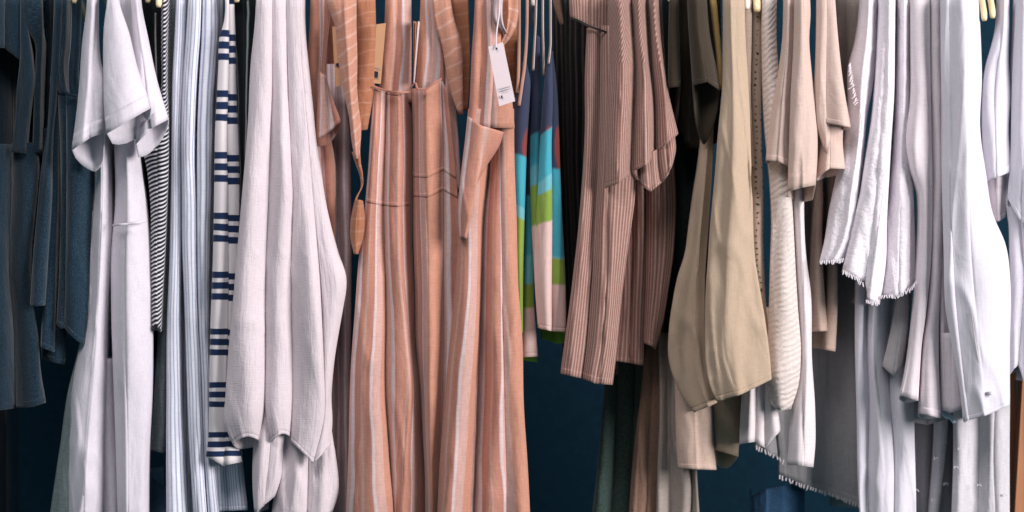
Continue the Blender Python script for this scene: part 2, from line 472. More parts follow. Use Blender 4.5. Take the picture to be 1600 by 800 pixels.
M['beige'] = fabric('beige_linen', '#b49e89', weave=.07, wscale=1.3, trans=.05, mottle=.06)
M['sand'] = fabric('sand_linen', '#bfa698', weave=.10, mottle=.06)
M['mustard'] = fabric('straw_strap', '#b9995f', weave=.1)
def lace(N):
    a = N.m('ABSOLUTE', N.m('SUBTRACT', N.m('FRACT', N.m('DIVIDE', N.m('MULTIPLY_ADD', N.noise(45, 45, 1, 7.0), .012, N.U), 0.0115)), 0.5))
    bb = N.m('ABSOLUTE', N.m('SUBTRACT', N.m('FRACT', N.m('DIVIDE', N.m('MULTIPLY_ADD', N.noise(60, 60, 1, 2.0), .014, N.V), 0.0095)), 0.5))
    d = N.m('SQRT', N.m('ADD', N.m('POWER', a, 2.0), N.m('POWER', bb, 2.0)))
    d = N.m('ADD', d, N.m('MULTIPLY', N.noise(50, 50, 1, 9.0), .25))
    return N.mix(N.step(d, 0.27, 0.06), lin('#453b35'), lin('#b5a294'))
M['lace'] = fabric('eyelet_lace', None, lace, weave=.1)
M['knit'] = fabric('cream_ribbed_knit', '#cdbfb8', weave=.1, crepe=0.0)
def knitmat():
    mat = fabric('cream_cable_knit', '#cfc2bd', weave=.08, bump=.2); N = NT(mat)
    wv = N.n.new("ShaderNodeTexWave"); wv.inputs["Scale"].default_value = 1.0; wv.inputs["Distortion"].default_value = 5.0
    wv.inputs["Detail"].default_value = 2; wv.bands_direction = 'Y'
    N.put(wv.inputs["Vector"], N.vec(N.m('MULTIPLY', N.U, 60.0), N.m('MULTIPLY_ADD', N.U, 16.0, N.m('MULTIPLY', N.V, 34.0))))
    old = next(n for n in N.n if n.type == 'BUMP')
    bp = N.n.new("ShaderNodeBump"); bp.inputs["Strength"].default_value = .4; bp.inputs["Distance"].default_value = .003
    N.put(bp.inputs["Height"], wv.outputs[0]); N.put(bp.inputs["Normal"], old.outputs[0])
    N.put(N.b.inputs["Normal"], bp.outputs[0])
    return mat
M['cable'] = knitmat()
M['cream'] = fabric('cream_cotton', '#ddd3d5', weave=.08, trans=.08)
M['blush'] = fabric('blush_jersey', '#c8b0a6', weave=.08, trans=.06, mottle=.05)
M['boucle'] = fabric('white_boucle', '#e2dbe2', weave=.05, bump=.45, bdist=.004, grain=1, trans=.06)
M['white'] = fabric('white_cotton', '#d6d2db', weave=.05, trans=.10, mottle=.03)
M['offwhite'] = fabric('pinkish_white_cotton', '#ddd2d7', weave=.07, trans=.1)
M['greywhite'] = fabric('grey_and_shaded_white_linen', '#a9a5a7', weave=.10)  # pale grey; also paints shade on the long white dress and shirt split
M['organza'] = fabric('white_organza', '#c9c5ca', weave=.10, alpha=.9, fleck='#ebe6ea', fleck_amt=.15)
M['cobalt'] = fabric('denim_blue_fleck', '#345677', fleck='#54779a', fleck_amt=.4, weave=.2)
M['blue_grey'] = fabric('blue_grey_cloth', '#71839a', weave=.16)
M['paleblue'] = fabric('pale_blue_tie', '#b8cbd6', weave=.06)
M['hanger'] = plain('cream_plastic', '#e3cfa6', 0.3, 0.5)
M['hangerw'] = plain('white_plastic', '#e2dcd8', 0.3, 0.5)
M['metal'] = plain('steel', '#8a8d90', 0.35, 0.6)
M['tagp'] = plain('pale_card', '#cfc0c4', 0.7, 0.2, .03)
M['tagt'] = plain('tan_card', '#b98a69', 0.7, 0.2, .04)
M['ink'] = plain('dark_ink', '#222b36', 0.8, 0.1)
M['inkl'] = plain('grey_ink', '#8d8791', 0.8, 0.1)
M['clear'] = plain('milky_loop', '#84706a', 0.3, 0.5)
def woodm():
    mat = bpy.data.materials.new('orange_wood'); N = NT(mat)
    tc = N.n.new("ShaderNodeTexCoord"); mp = N.n.new("ShaderNodeMapping"); mp.inputs["Scale"].default_value = (60, 60, 4)
    N.t.links.new(tc.outputs["Object"], mp.inputs[0]); nz = N.n.new("ShaderNodeTexNoise"); nz.inputs["Scale"].default_value = 1.0
    nz.inputs["Detail"].default_value = 4; N.t.links.new(mp.outputs[0], nz.inputs["Vector"])
    N.put(N.b.inputs["Base Color"], N.ramp(nz.outputs[0], [(0.3, lin('#8a5334')), (0.7, lin('#bb8058'))]))
    N.b.inputs["Roughness"].default_value = .55
    return mat
M['wood'] = woodm()
def wallm():
    mat = bpy.data.materials.new('navy_woven_wall'); N = NT(mat)
    wa = N.noise(420, 40, 2, 1.0); wb = N.noise(40, 420, 2, 4.0); s = N.m('ADD', wa, wb)
    f = N.m('MULTIPLY_ADD', N.m('SUBTRACT', s, 1.0), 1.3, 1.0)
    N.put(N.b.inputs["Base Color"], N.mix(1.0, lin('#0f2a39'), N.vec(f, f, f), 'MULTIPLY'))
    N.b.inputs["Roughness"].default_value = .9; N.b.inputs["Specular IOR Level"].default_value = .1
    bp = N.n.new("ShaderNodeBump"); bp.inputs["Strength"].default_value = .4; bp.inputs["Distance"].default_value = .001
    N.put(bp.inputs["Height"], s); N.put(N.b.inputs["Normal"], bp.outputs[0])
    return mat
M['wall'] = wallm()

# ------------------------------------------------------------------ the setting
wall = mesh_obj('wall', [(-2.2, .62, 0), (2.2, .62, 0), (2.2, .62, 2.4), (-2.2, .62, 2.4), (-2.2, .7, 0), (2.2, .7, 0), (2.2, .7, 2.4), (-2.2, .7, 2.4)],
                [(0,1,2,3), (5,4,7,6), (3,2,6,7), (0,4,5,1), (0,3,7,4), (1,5,6,2)], M['wall'], None,
                [(-2.2,0),(2.2,0),(2.2,2.4),(-2.2,2.4)] * 2, smooth=False)
wall['kind'] = 'structure'
rail = thing('clothes_rail', 'steel rail above the frame that carries all the hangers', 'rail', 800, -140, 0.0)
tube_path(rail, 'bar', M['metal'], [(-1.15, 0, 1.70), (1.15, 0, 1.70)], 0.014, 16)
for sx in (-1.15, 1.15):
    tube_path(rail, 'upright', M['metal'], [(sx, 0, 0.0), (sx, 0, 1.72)], 0.016, 16)

# ------------------------------------------------------------------ garments, left to right
def A(*a, **k): return drape(*a, **k)

# --- dark navy skirt, far left, behind
t = thing('skirt', 'very dark navy skirt hanging behind everything at the far left', 'skirt', 0, 830, .12)
A(t, 'body', M['navy_plain'], 130, ["-50,-30 -50,830", "10,-30 8,400 12,830", "30,-30 24,400 26,640 31,830"], depth=60)

# --- navy flecked sleeveless dress
t = thing('sleeveless_dress', 'navy flecked sleeveless dress at the far left, with two long armholes', 'dress', 20, 635, -.1)
A(t, 'body', M['navy'], -215, ["-50,225 -50,640", "18,225 18,300 14,420 22,520 25,636", "58,222 60,250 54,330 47,400 48,470 55,510 63,590 70,628"], sag=3, hem=9, wr=4, depth=160, crease=22)
A(t, 'shoulder', M['navy'], -225, ["-50,-40 -50,74", "10,-40 8,40 8,75", "32,-40 33,40 33,96"], k=.35, depth=120)
A(t, 'strap', M['navy'], -228, ["33,-40 33,50 32,95 27,140 25,190 19,238", "41,-40 42,40 49,95 52,125 47,165 42,210 41,240"], k=.5, depth=60)
A(t, 'strap', M['navy'], -222, ["42,-40 45,48 54,62 57,100 55,150 53,238", "64,-40 65,60 63,120 60,200 59,240"], k=.5, depth=70)
A(t, 'back_panel', M['navy'], -150, ["-50,-30 -50,260", "20,-30 20,260", "62,-30 62,260"], depth=60)

# --- slate navy top with two stepped tails
t = thing('tank_top', 'slate navy top with narrow stepped tails, between dress and armhole top', 'top', 75, 570, -.1)
A(t, 'body', M['navy2'], -232, ["87,-40 84,60 79,150 75,210 67,260 60,330 53,400 48,478", "98,-40 93,60 86,150 81,200 79,300 73,400 68,476"], hem=7, k=.55, depth=120, wr=2)
A(t, 'body', M['navy2'], -214, ["80,120 79,300 72,400 68,470 65,542", "91,120 90,300 87,400 85,480 84,549"], hem=7, depth=110, wr=2)
A(t, 'back_panel', M['navy'], -150, ["62,-40 60,200 56,420", "80,-40 78,420", "100,-40 98,420"], depth=60, k=.3)
A(t, 'back_panel', M['navy2'], -190, ["68,200 66,450 65,560", "84,200 90,400 101,520 100,569"], hem=7, depth=80, k=.3)

# --- slate navy top with the curved armhole
t = thing('armhole_top', 'slate navy sleeveless top with curved armhole beside the lilac dress', 'top', 115, 540, -.1)
A(t, 'body', M['navy2'], -226, ["92,140 96,250 97,350 94,440 90,506", ("103,146 104,250 103,400 101,510", 6), "124,152 145,250 142,340 139,400 135,480 130,537"], k=[.5, .35], hem=8, depth=170, sag=4)
A(t, 'strap', M['navy2'], -226, ["97,-40 96,60 92,110 91,145", "104,-40 101,70 98,100 101,132 105,150"], depth=60, wr=1)
A(t, 'back_panel', M['navy'], -160, ["100,-40 101,160", "128,-40 122,80 120,120 134,190"], depth=60, k=.2)
ribbon(t, 'armhole_binding', M['navy2'], "99,78,0 95,105,-3 96,130,-6 103,144,-8 113,149,-4 121,150,6", [3, 3, 3], -236, n=40, wr=0)

# --- lilac-white linen dress
t = thing('linen_dress', 'lilac white linen short sleeved dress with long full skirt', 'dress', 170, 830, -.1)
A(t, 'front_panel', M['linen'], -225, ["141,190 146,290 143,350 140,400 136,490 126,540 116,600 108,700 103,830", ("158,190 160,300 157,400 152,500 144,600 136,700 130,830", -6), "169,190 173,300 172,400 167,500 163,600 160,700 158,830"], k=[.3, .35], edge=26, depth=150, wr=4.5, fu=20)
A(t, 'inner_fold', M['linen'], -175, ["158,560 157,700 156,830", "182,560 184,700 188,830"], depth=80, wr=3)
A(t, 'front_panel', M['linen'], -228, ["178,190 180,330 175,380 174,480 176,560 180,660 185,830", ("196,190 198,300 195,420 197,560 200,830", -6), "213,190 220,260 228,320 235,420 237,520 236,620 232,700 230,830"], k=[.35, .3], edge=24, depth=150, wr=4.5, fu=20)
A(t, 'underskirt', M['tulle'], -205, ["128,520 118,570 110,600 95,700 76,830", "150,520 140,600 125,700 118,830"], depth=120, k=.4)
A(t, 'side_ruffle', M['linen'], -215, ["139,330 140,370 137,400 139,430 136,470 137,500", "147,330 148,400 146,500"], depth=40, wr=5, fv=20)
ribbon(t, 'waist_seam', M['linen'], "176,352,6 186,351,-12 200,350,-14 214,348,-14 228,346,6", [2.5, 2.5], -240, n=30, wr=0)
A(t, 'sleeve', M['linen'], -285, ["139,-40 137,10 130,70 125,140 118,200 113,234", ("147,-40 146,60 143,130 140,215", -4), "151,-40 152,60 157,100 164,125 164,170 161,206"],
  mode='tube', thick=26, drop=36, dropr=26, dropl=3, hem=24, k=.45, wr=2.5)
A(t, 'sleeve', M['linen'], -308, ["172,-40 169,0 164,40 163,120 164,170 167,208", "181,-40 184,0 200,50 215,110 228,145 236,168"],
  mode='tube', thick=30, drop=18, dropl=12, dropr=6, hem=24, k=.28, bmax=22, wr=2.5)
A(t, 'sleeve', M['linen'], -272, ["203,-40 206,0 208,80 210,150 213,224", ("211,-40 216,40 228,120 236,200", -4), "216,-40 218,0 230,60 245,130 262,186"],
  mode='tube', thick=22, drop=18, dropl=20, dropr=3, hem=20, k=.4, bmax=20, wr=2)
A(t, 'bodice', M['linen'], -150, ["176,-40 174,120 160,230", "190,-40 190,230", "213,-40 214,230"], depth=120, wr=3)

# --- black garment behind the sleeves
t = thing('black_dress', 'plain black dress hanging in shade behind the lilac sleeves', 'dress', 240, 560, .0)
A(t, 'body', M['black'], -120, ["218,-40 220,150 222,300 232,420 237,560", "240,-40 243,300 250,560", "262,-40 262,300 262,560"], depth=80)
ribbon(t, 'stitched_trim', M['greywhite'], "243,20,0 243,60,0 244,100,0 245,150,0", [1.6, 1.2], -150, n=30, wr=0)

# --- black and white fine striped top
t = thing('tank_top', 'narrow top in fine black and white diagonal stripes beside the lilac dress', 'top', 245, 518, -.1)
A(t, 'body', M['blackstripe'], -214, ["253,-40 253,80 252,140 230,206 225,235 230,262 236,320 235,420 237,516", ("257,-40 256,100 255,150 246,230 247,300 245,420 246,515", -3), "264,-40 260,80 260,140 262,190 262,250 259,330 256,400 253,460 251,518"], k=.4, wr=2.5, depth=120, hem=6, hemmat=M['black'])

# --- charcoal skirt
t = thing('charcoal_skirt', 'long narrow charcoal skirt squeezed beside the pinstripe dress', 'skirt', 250, 705, -.1)
A(t, 'body', M['charcoal'], -165, ["260,-40 261,200 256,400 252,460 249,520 244,600 235,702", "278,-40 275,200 270,400 265,460 263,520 259,600 258,680 256,707"], hem=6, wr=5, depth=120)
t = thing('blue_grey_skirt', 'blue grey skirt seen low between lilac dress and pinstripe dress', 'skirt', 250, 830, .05)
A(t, 'body', M['blue_grey'], -60, ["226,735 224,780 222,830", "264,768 268,800 270,830"], depth=80, k=.3)

# --- blue and white pinstripe dress
t = thing('pinstripe_dress', 'long blue and white pinstripe dress with deep vertical folds', 'dress', 300, 830, -.1)
A(t, 'front_fold', M['pin'], -220, ["278,-40 274,60 271,130 270,200 269,300 267,400 263,500 262,600 261,700 261,830", "289,-40 287,60 283,150 281,200 281,300 281,400 280,480 281,560 283,650 287,720 293,830"], k=.5, edge=22, depth=90, wr=2.5)
A(t, 'front_fold', M['pin'], -228, ["297,-40 292,60 288,120 285,200 286,300 287,400 290,500 294,600 297,680 303,780 306,830", "314,-40 311,60 307,110 304,180 303,260 305,330 305,400 307,500 311,560 314,640 318,720 325,830"], k=.5, edge=22, depth=90, wr=3)
A(t, 'front_fold', M['pin'], -222, ["319,-40 316,60 313,120 310,200 309,300 310,400 312,500 316,600 320,700 328,830", "336,-40 338,60 335,100 332,140 330,200 329,260 327,330 326,400 325,500 327,580 331,700 344,830"], k=.5, edge=20, depth=90, wr=3)
A(t, 'back_panel', M['pin'], -130, ["276,-40 272,300 266,600 268,830", "312,-40 310,300 310,830", "348,-40 344,300 344,600 350,830"], k=.2, depth=60, wr=3)
A(t, 'skirt_tail', M['pin'], -190, ["322,560 322,700 324,798", "346,560 352,700 358,797", "370,560 376,700 386,796"], k=.35, hem=6, depth=80)

# --- white garment with navy bands
starts = [-48, 47, 141, 237, 332, 424, 513, 597, 675, 752]
t = thing('banded_scarf', 'narrow white knit with groups of three navy bands', 'scarf', 350, 726, -.1)
A(t, 'body', M['bands'], -240, ["351,-40 350,40 345,56 343,100 341,140 338,200 336,300 334,400 330,500 328,600 325,700 323,714", "356,-40 356,80 355,140 353,200 354,300 355,400 355,500 352,600 350,700 349,728"],
  k=.25, edge=12, wr=1.5, depth=70, rowpx=6, vfn=lambda p: np.interp(p, starts, np.arange(len(starts)) - 1.0))
A(t, 'back_fold', M['bands'], -232, ["355,-40 355,80 354,140 352,200 353,300 354,400 354,500 351,600 349,700 348,728", "362,-40 366,50 367,140 370,200 372,260 372,330 371,400 370,440 368,500 366,600 370,690 377,722"],
  k=.25, edge=12, wr=1.5, depth=70, rowpx=6, vfn=lambda p: np.interp(p - 4 + 0.012 * (p - 300), starts, np.arange(len(starts)) - 1.0))


t = thing('corded_top', 'black top with thin white lines, beside the white muslin blouse', 'top', 380, 320, -.1)
A(t, 'body', M['cords'], -212, ["363,-40 366,60 371,120 374,200 376,320", ("380,-40 380,120 380,200 381,320", 10), "402,-40 398,60 393,140 390,320"], wr=1.5, depth=90, k=.4)

# --- white muslin blouse
t = thing('muslin_blouse', 'big loose white muslin blouse with soft columns and rolled hem', 'blouse', 440, 760, -.1)
ML = ["403,-40 400,30 393,100 388,200 383,260 376,340 371,400 364,480 357,560 354,620 353,660 366,694",
      "424,-40 424,80 423,150 421,200 418,300 414,400 412,500 412,560 411,640 403,686",
      "447,-40 448,60 450,140 453,200 456,300 455,400 455,500 455,560 455,640 452,680",
      "474,-40 476,60 481,110 487,170 492,220 500,270 508,320 515,352 527,396 539,436 539,446 534,480 527,520 519,570 515,620 517,660 514,694"]
mk = dict(mode='tube', wr=3.6, fu=15, fv=3, fine=.5, edge=20, bmax=30)
A(t, 'front_panel', M['muslin'], -268, [ML[0], ML[1]], k=.35, sag=-9, thick=30, drop=20, dropl=1, dropr=3, hem=4, **mk)
A(t, 'front_panel', M['muslin'], -262, ["422,-40 422,80 421,200 418,300 415,400 413,500 414,560 417,655 426,690", ML[2]], k=.45, sag=-8, thick=30, drop=17, dropl=1, dropr=3, hem=4, **mk)
A(t, 'front_panel', M['muslin'], -256, ["447,-40 448,60 450,140 452,200 454,300 454,400 454,500 454,600 455,688", ("468,-40 471,100 480,200 489,300 496,400 502,500 506,580 507,650 491,723", 10), ML[3]],
  k=[.35, .3], thick=60, drop=0, hem=5, **mk)
A(t, 'lower_tier', M['muslin'], -238, ["404,640 397,700 396,760 399,802", ("424,640 420,720 412,790", 0), "446,640 440,720 438,745 428,775"], k=.35, depth=60, wr=3)
A(t, 'lower_tier', M['muslin'], -232, ["438,640 440,720 431,770 424,830", "480,640 482,730 478,830", "512,640 520,690 525,720 528,770 519,800"], k=.28, depth=120, wr=5, fu=40)

# --- orange dress with knotted sash
t = thing('sash_dress', 'orange striped dress with a long knotted sash, beside the muslin blouse', 'dress', 520, 830, -.1)
A(t, 'body', M['sheer'], -165, ["505,100 510,230 512,420 513,600 513,830", "524,100 525,230 528,420 530,600 530,830", "543,100 546,230 548,420 546,600 547,830"], depth=120, crease=14)
A(t, 'body', M['ora'], -190, ["487,-40 485,40 481,100 480,160 485,240 495,330 505,420", "503,-40 503,60 500,120 499,200 508,330 512,420", "516,-40 513,30 508,80 512,200 521,250 523,330 523,420"], depth=130, k=.4, wr=3)
A(t, 'back_panel', M['orb'], -120, ["508,-40 506,100 508,260", "540,-40 540,120 542,260"], depth=60, k=.3)
A(t, 'sleeve', M['ora'], -222, ["501,112 497,160 494,218", ("505,116 510,170 512,208", -4), "508,118 519,155 532,189"], mode='tube', thick=30, drop=10, dropl=8, hem=8, k=.35, wr=2)
s_ = A(t, 'sash', M['orh'], -262, ["510,-30 513,5 525,42 530,90 538,140 547,180 551,225 556,248", ("535,-30 540,60 546,130 552,200 557,248", -6), "556,-30 556,40 557,100 558,160 563,200 560,246"], mode='tube', thick=14, k=.18, wr=2.5, fv=10)
A(s_, 'sash_fold', M['orh2'], -240, ["553,-30 554,60 556,120 557,205", "584,-30 586,40 585,100 581,150 572,202"], mode='tube', thick=16, k=.2, wr=3, fv=9, seg=16)
ribbon(s_, 'sash_tail', M['orh2'], "556,236,0 560,256,-4 565,275,0 565,292,4 557,310,0 553,330,4", [13, 8, 7, 9, 6, 7], -246, twist=2.4, n=50)
A(s_, 'knot', M['orh2'], -250, ["556,314 549,345 549,375 554,397", ("561,312 557,350 556,397", -4), "566,314 569,340 566,375 559,396"], mode='tube', thick=18, k=.5, wr=3, rowpx=4)
g = thing('price_tag', 'tan price tag tucked behind the sash of the orange dress', 'tag', 527, 135, -.2)
card(g, 'card', M['tagt'], "519,42,0 526,40,0 535,132,0 524,136,0", -212)
card(g, 'print', M['ink'], "525,99,-2 530,98,-2 530,104,-2 525,104,-2", -213, .3)

# --- orange jumpsuit, centre
t = thing('seamed_dress', 'orange striped linen dress with seamed bodice and wide skirt, middle of rack', 'dress', 630, 830, -.1)
A(t, 'front_panel', M['orb'], -234, ["584,134 581,200 577,260 570,330 562,400 555,500 550,600 546,700 541,830", ("605,142 603,220 601,320 602,400 603,500 602,600 606,680 618,830", 24), ("622,144 623,220 622,330 626,430 634,520 640,600 634,700 626,830", 0),
   ("642,142 644,220 644,330 643,400 646,480 648,540 655,600 660,680 663,730 664,830", 58)], k=[.45, .3, .3], wr=5, fu=24, depth=150, edge=14, seams=((.252, .259, 'waist_seam'), (.0, .006, 'neck_hem')))
A(t, 'front_panel', M['orc'], -236, [("644,138 647,220 648,300 647,400 650,480 652,540 658,600 663,680 666,730 667,830", 40), ("665,139 665,220 668,320 670,400 672,600 674,830", -4), ("690,124 692,200 693,300 693,400 692,480 690,600 686,830", 26), "698,140 711,262 716,330 718,400 716,470 714,640 712,830"],
   k=[.35, .35, .4], wr=5, fu=24, depth=150, seams=((.192, .199, 'waist_seam'), (.236, .243, 'waist_seam')))
ribbon(t, 'neck_edge', M['orc'], "584,135,8 604,142,6 622,144,-8 641,144,6", [2.4, 2.4], -246, n=30, wr=0)
ribbon(t, 'neck_edge', M['orc'], "641,138,6 649,130,0 653,139,-4 666,138,-6 679,129,-6 690,123,6", [2.4, 2.4, 2.4], -249, n=30, wr=0)
A(t, 'back_panel', M['orc'], -205, ["605,-40 600,60 592,142", ("622,-40 620,60 614,160", 4), "641,-40 641,60 642,160"], k=.25, depth=80)
A(t, 'back_panel', M['ora'], -208, ["660,-40 656,60 650,145", ("672,-40 676,60 672,150", 4), "683,-40 686,40 692,100 694,150"], k=.25, depth=80)
A(t, 'side_panel', M['ora'], -200, ["680,-40 686,60 690,140 692,270", "682,-40 700,80 712,180 720,300"], k=.25, depth=100)
s_ = A(t, 'sash', M['orh'], -232, ["675,-30 682,40 692,70 697,100 708,150 718,178", "700,-30 708,30 718,60 722,120 722,178"], mode='tube', thick=16, k=.2, wr=2, fv=8)
A(s_, 'sash_fold', M['orh2'], -195, ["702,-30 708,40 716,100 722,172", "729,-30 732,40 733,100 729,172"], mode='tube', thick=12, k=.2, wr=2)
g = thing('price_tag', 'tan price tag on the left edge of the seamed orange dress', 'tag', 592, 131, -.25)
card(g, 'card', M['tagt'], "588,38,0 603,36,0 595,131,0 584,130,0", -262)
card(g, 'print', M['ink'], "585,111,-2 591,112,-2 590,122,-2 585,121,-2", -263, .3)
card(g, 'print', M['inkl'], "587,105,-2 593,105,-2 593,107,-2 587,107,-2", -263, .3)
g = thing('price_tag', 'pair of thin tag cards seen edge on above the orange bodice', 'tag', 648, 130, -.2)
card(g, 'card', M['tagt'], "646,33,0 651,34,20 647,129,20 645,129,0", -226)
card(g, 'card', M['tagp'], "653,33,0 656,34,10 648,130,10 646,130,0", -228)

# --- orange dress with pale hang tag
t = thing('wrap_dress', 'orange striped wrap dress carrying the large pale hang tag', 'dress', 750, 830, -.1)
A(t, 'skirt', M['orc'], -252, ["733,170 727,230 720,290 716,340 717,380 714,430 705,520 697,600 690,700 683,830", ("758,170 756,260 750,340 748,420 745,520 741,600 735,700 726,830", 6), ("766,170 764,260 756,340 753,420 748,540 745,640 741,830", 34),
   ("783,170 784,300 786,450 788,600 792,830", 8), "802,170 803,250 806,350 808,450 815,540 818,640 822,720 828,830"], k=[.45, .1, .4, .35], wr=4, fu=22, depth=150)
A(t, 'bodice', M['orc'], -258, ["745,-40 741,40 738,80 735,150 732,200", ("757,-40 754,60 752,120 748,200", 8), ("765,-40 768,60 770,140 768,200", -2), "772,-40 785,60 799,165 802,200"], k=.3, depth=110, wr=3)
A(t, 'wrap_flap', M['orb'], -274, ["732,182 728,220 721,280 717,330 720,372", ("752,196 748,260 736,330 726,372", -4), "786,206 779,226 760,256 742,290 735,330 728,372"], k=.16, depth=40, wr=4, mode='tube', thick=26, rowpx=5)
ribbon(t, 'twisted_tie', M['sheer'], "779,-30,0 776,20,-6 782,40,-10 792,52,-6", [16, 22, 14], -262, twist=1.6, n=40, wr=5)
ribbon(t, 'twisted_tie', M['orh'], "800,-30,0 802,20,-6 796,50,-10 782,72,-6", [14, 18, 12], -250, twist=-1.2, n=40, wr=5)
A(t, 'back_panel', M['orh2'], -170, ["772,-40 775,120 790,200", "812,-40 810,120 806,200"], k=.3, depth=60)
g = thing('hang_tag', 'large pale grey pink hang tag with small print at its foot', 'tag', 785, 166, -.3)
card(g, 'card', M['tagp'], "763,73,0 786,66,0 805,158,-4 780,166,-4", -302)
card(g, 'eyelet', M['ink'], "774,75,-3 777,74.2,-3 777.6,77,-3 774.6,77.8,-3", -303, .3)
for i, (x0, y0_, x1, y1_) in enumerate(((781, 139, 797, 134.5), (782, 142.5, 794, 139))):
    card(g, 'print_line', M['inkl'], f"{x0},{y0_},-5 {x1},{y1_},-5 {x1+.3},{y1_+1.3},-5 {x0+.3},{y0_+1.3},-5", -303, .3)
card(g, 'print', M['ink'], "782.5,149.5,-5 784.8,149,-5 785.8,153.6,-5 783.5,154.2,-5", -303, .3)
ribbon(g, 'string', M['tagp'], "775,75,0 776,50,6 780,20,20 782,-20,40", [1.4, 1.4], -305, n=20, wr=0)

# --- multicoloured printed tops
M['mA'] = fabric('print_blue_green_a', None, multi((.238, .318, .338, .60), -.5), weave=.05)
M['mB'] = fabric('print_blue_green_b', None, multi((.305, .40, .445, .482), .1), weave=.05)
M['mC'] = fabric('print_blue_green_c', None, multi((.212, .262, .291, .357), .6), weave=.05)
M['mD'] = fabric('print_blue_green_d', None, multi((.212, .284, .306, .356), .5), weave=.05)
M['mE'] = fabric('print_blue_green_e', None, multi((.262, .40, .403, .444), -.1), weave=.05)
M['lime'] = fabric('green_lining', '#5d9a3a', weave=.05)
t = thing('print_top', 'narrow multicoloured print top pressed against the orange wrap dress', 'top', 828, 562, -.1)
A(t, 'body', M['mA'], -226, ["816,98 809,140 803,185 803,260 806,350 810,440 812,520", "821,98 827,125 826,160 822,220 820,280 818,345 816,440 816,520"], depth=90, wr=1.2, k=.45)
A(t, 'body', M['mB'], -200, ["824,130 823,310 821,400 819,480 819,557", "830,130 830,310 832,400 833,480 839,556"], depth=90, wr=1.5, k=.4, hem=5)
A(t, 'hem_facing', M['lime'], -176, ["818,540 818,563", "838,540 838,566"], k=.1, depth=40)
ribbon(t, 'strap', M['strapskin'], "811,-30,0 811,60,0 810,120,0 808,145,4", [4, 4, 4], -228, n=20, wr=0)
ribbon(t, 'strap', M['strapskin'], "824,-30,0 823,50,0 820,100,0 816,130,0 811,165,0", [4, 4, 4], -230, n=20, wr=0)
t = thing('print_top', 'wider multicoloured print top next to the rose striped blouse', 'top', 860, 535, -.1)
A(t, 'body', M['mC'], -214, ["836,52 832,100 832,170 830,220 830,300 832,360 836,430 842,512", "842,58 843,150 842,220 841,300 840,360 840,430 848,514"], depth=100, wr=1.2, k=.4)
A(t, 'body', M['mD'], -236, ["859,80 853,120 847,200 842,290 838,350 836,420 840,490 843,512", "861,80 862,160 860,230 861,300 861,400 861,516"], depth=110, wr=2, k=.4, hem=5)
A(t, 'body', M['mE'], -216, ["860,80 861,200 860,300 860,400 860,516", "862,80 868,130 872,200 874,265 876,320 880,400 882,450 883,518"], depth=110, wr=2, k=.4, hem=5)
A(t, 'hem_facing', M['lime'], -170, ["843,500 846,529", "866,500 868,537", "883,500 884,536"], k=.1, depth=60)
for pth in ("838,-30,0 837,30,0 835,70,0 833,110,0", "848,-30,0 848,40,0 849,80,4 850,118,8", "860,-30,0 860,40,0 860,70,0 857,100,-2"):
    ribbon(t, 'strap', M['clear'], pth, [3.5, 3, 3], -232, n=20, wr=0)

# --- dark striped dress; its colour also paints the shaded yoke of the rose blouse
t = thing('yoke_shade_dress', 'black pinstripe dress deep in shade left of the rose blouse', 'dress', 890, 560, 0)
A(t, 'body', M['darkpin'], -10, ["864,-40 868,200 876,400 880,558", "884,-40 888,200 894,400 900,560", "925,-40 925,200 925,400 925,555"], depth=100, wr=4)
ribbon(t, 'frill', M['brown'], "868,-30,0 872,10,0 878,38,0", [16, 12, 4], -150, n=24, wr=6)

# --- rose-brown striped blouse
t = thing('striped_blouse', 'rose brown pinstriped blouse with yoke seam and ruffled short sleeves', 'blouse', 960, 604, -.1)
A(t, 'body', M['blouse'], -238, ["918,44 915,120 915,200 911,280 904,360 897,420 888,500 877,583", ("936,40 936,150 934,250 928,350 922,450 914,540 908,590", 14), ("958,40 958,150 954,250 950,350 948,450 940,540 930,598", -2), "992,60 994,250 990,320 984,360 975,420 968,480 961,550 955,600"],
  k=[.4, .35, .3], hem=9, depth=150, wr=4, fu=30)
A(t, 'yoke', M['blouse'], -232, ["887,-50 892,28", ("920,-50 920,42", 2), "958,-50 956,58"], k=.2, depth=100, wr=1.5)
A(t, 'gathers', M['blouse'], 10, ["893,16 892,80 892,150 898,260", ("908,20 908,130 908,280", 6), "930,20 926,150 922,320"], k=.5, depth=60, wr=6, fu=60)
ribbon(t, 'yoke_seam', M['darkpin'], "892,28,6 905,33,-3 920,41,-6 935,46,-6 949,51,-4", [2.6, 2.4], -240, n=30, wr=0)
A(t, 'back_panel', M['blouse'], -150, ["960,200 964,300 968,420 966,500 958,562", ("985,200 988,420 984,566", 14), "1014,200 1010,400 1007,480 1004,570"], k=.4, hem=7, depth=100, wr=3)
A(t, 'back_panel', M['blouse'], -60, ["952,520 955,575", "980,520 974,597"], k=.3, depth=60)
A(t, 'back_panel', M['blouse'], -165, ["1010,180 1012,400 1010,480 1007,535", ("1030,180 1030,400 1018,540", 2), "1046,180 1054,330 1050,400 1043,450 1035,500 1023,545"], k=.35, hem=6, depth=100, wr=3)
A(t, 'sleeve', M['blouse_d'], -266, ["950,-40 952,40 951,100 946,200 945,250 945,293", ("966,-40 970,60 970,110 966,200 964,286", -6), "982,-40 987,50 989,104 985,200 982,272"], k=.3, mode='tube', thick=45, drop=8, wr=3.5, hem=6, edge=22)
A(t, 'sleeve', M['blouse_d'], -256, ["986,-40 991,60 992,104 990,180 987,268", ("998,-40 1001,60 1008,110 1010,180 1012,256", -4), "1006,-40 1009,30 1013,95 1019,160 1020,240"], k=.35, mode='tube', thick=40, drop=6, wr=3.5, hem=6, edge=24)
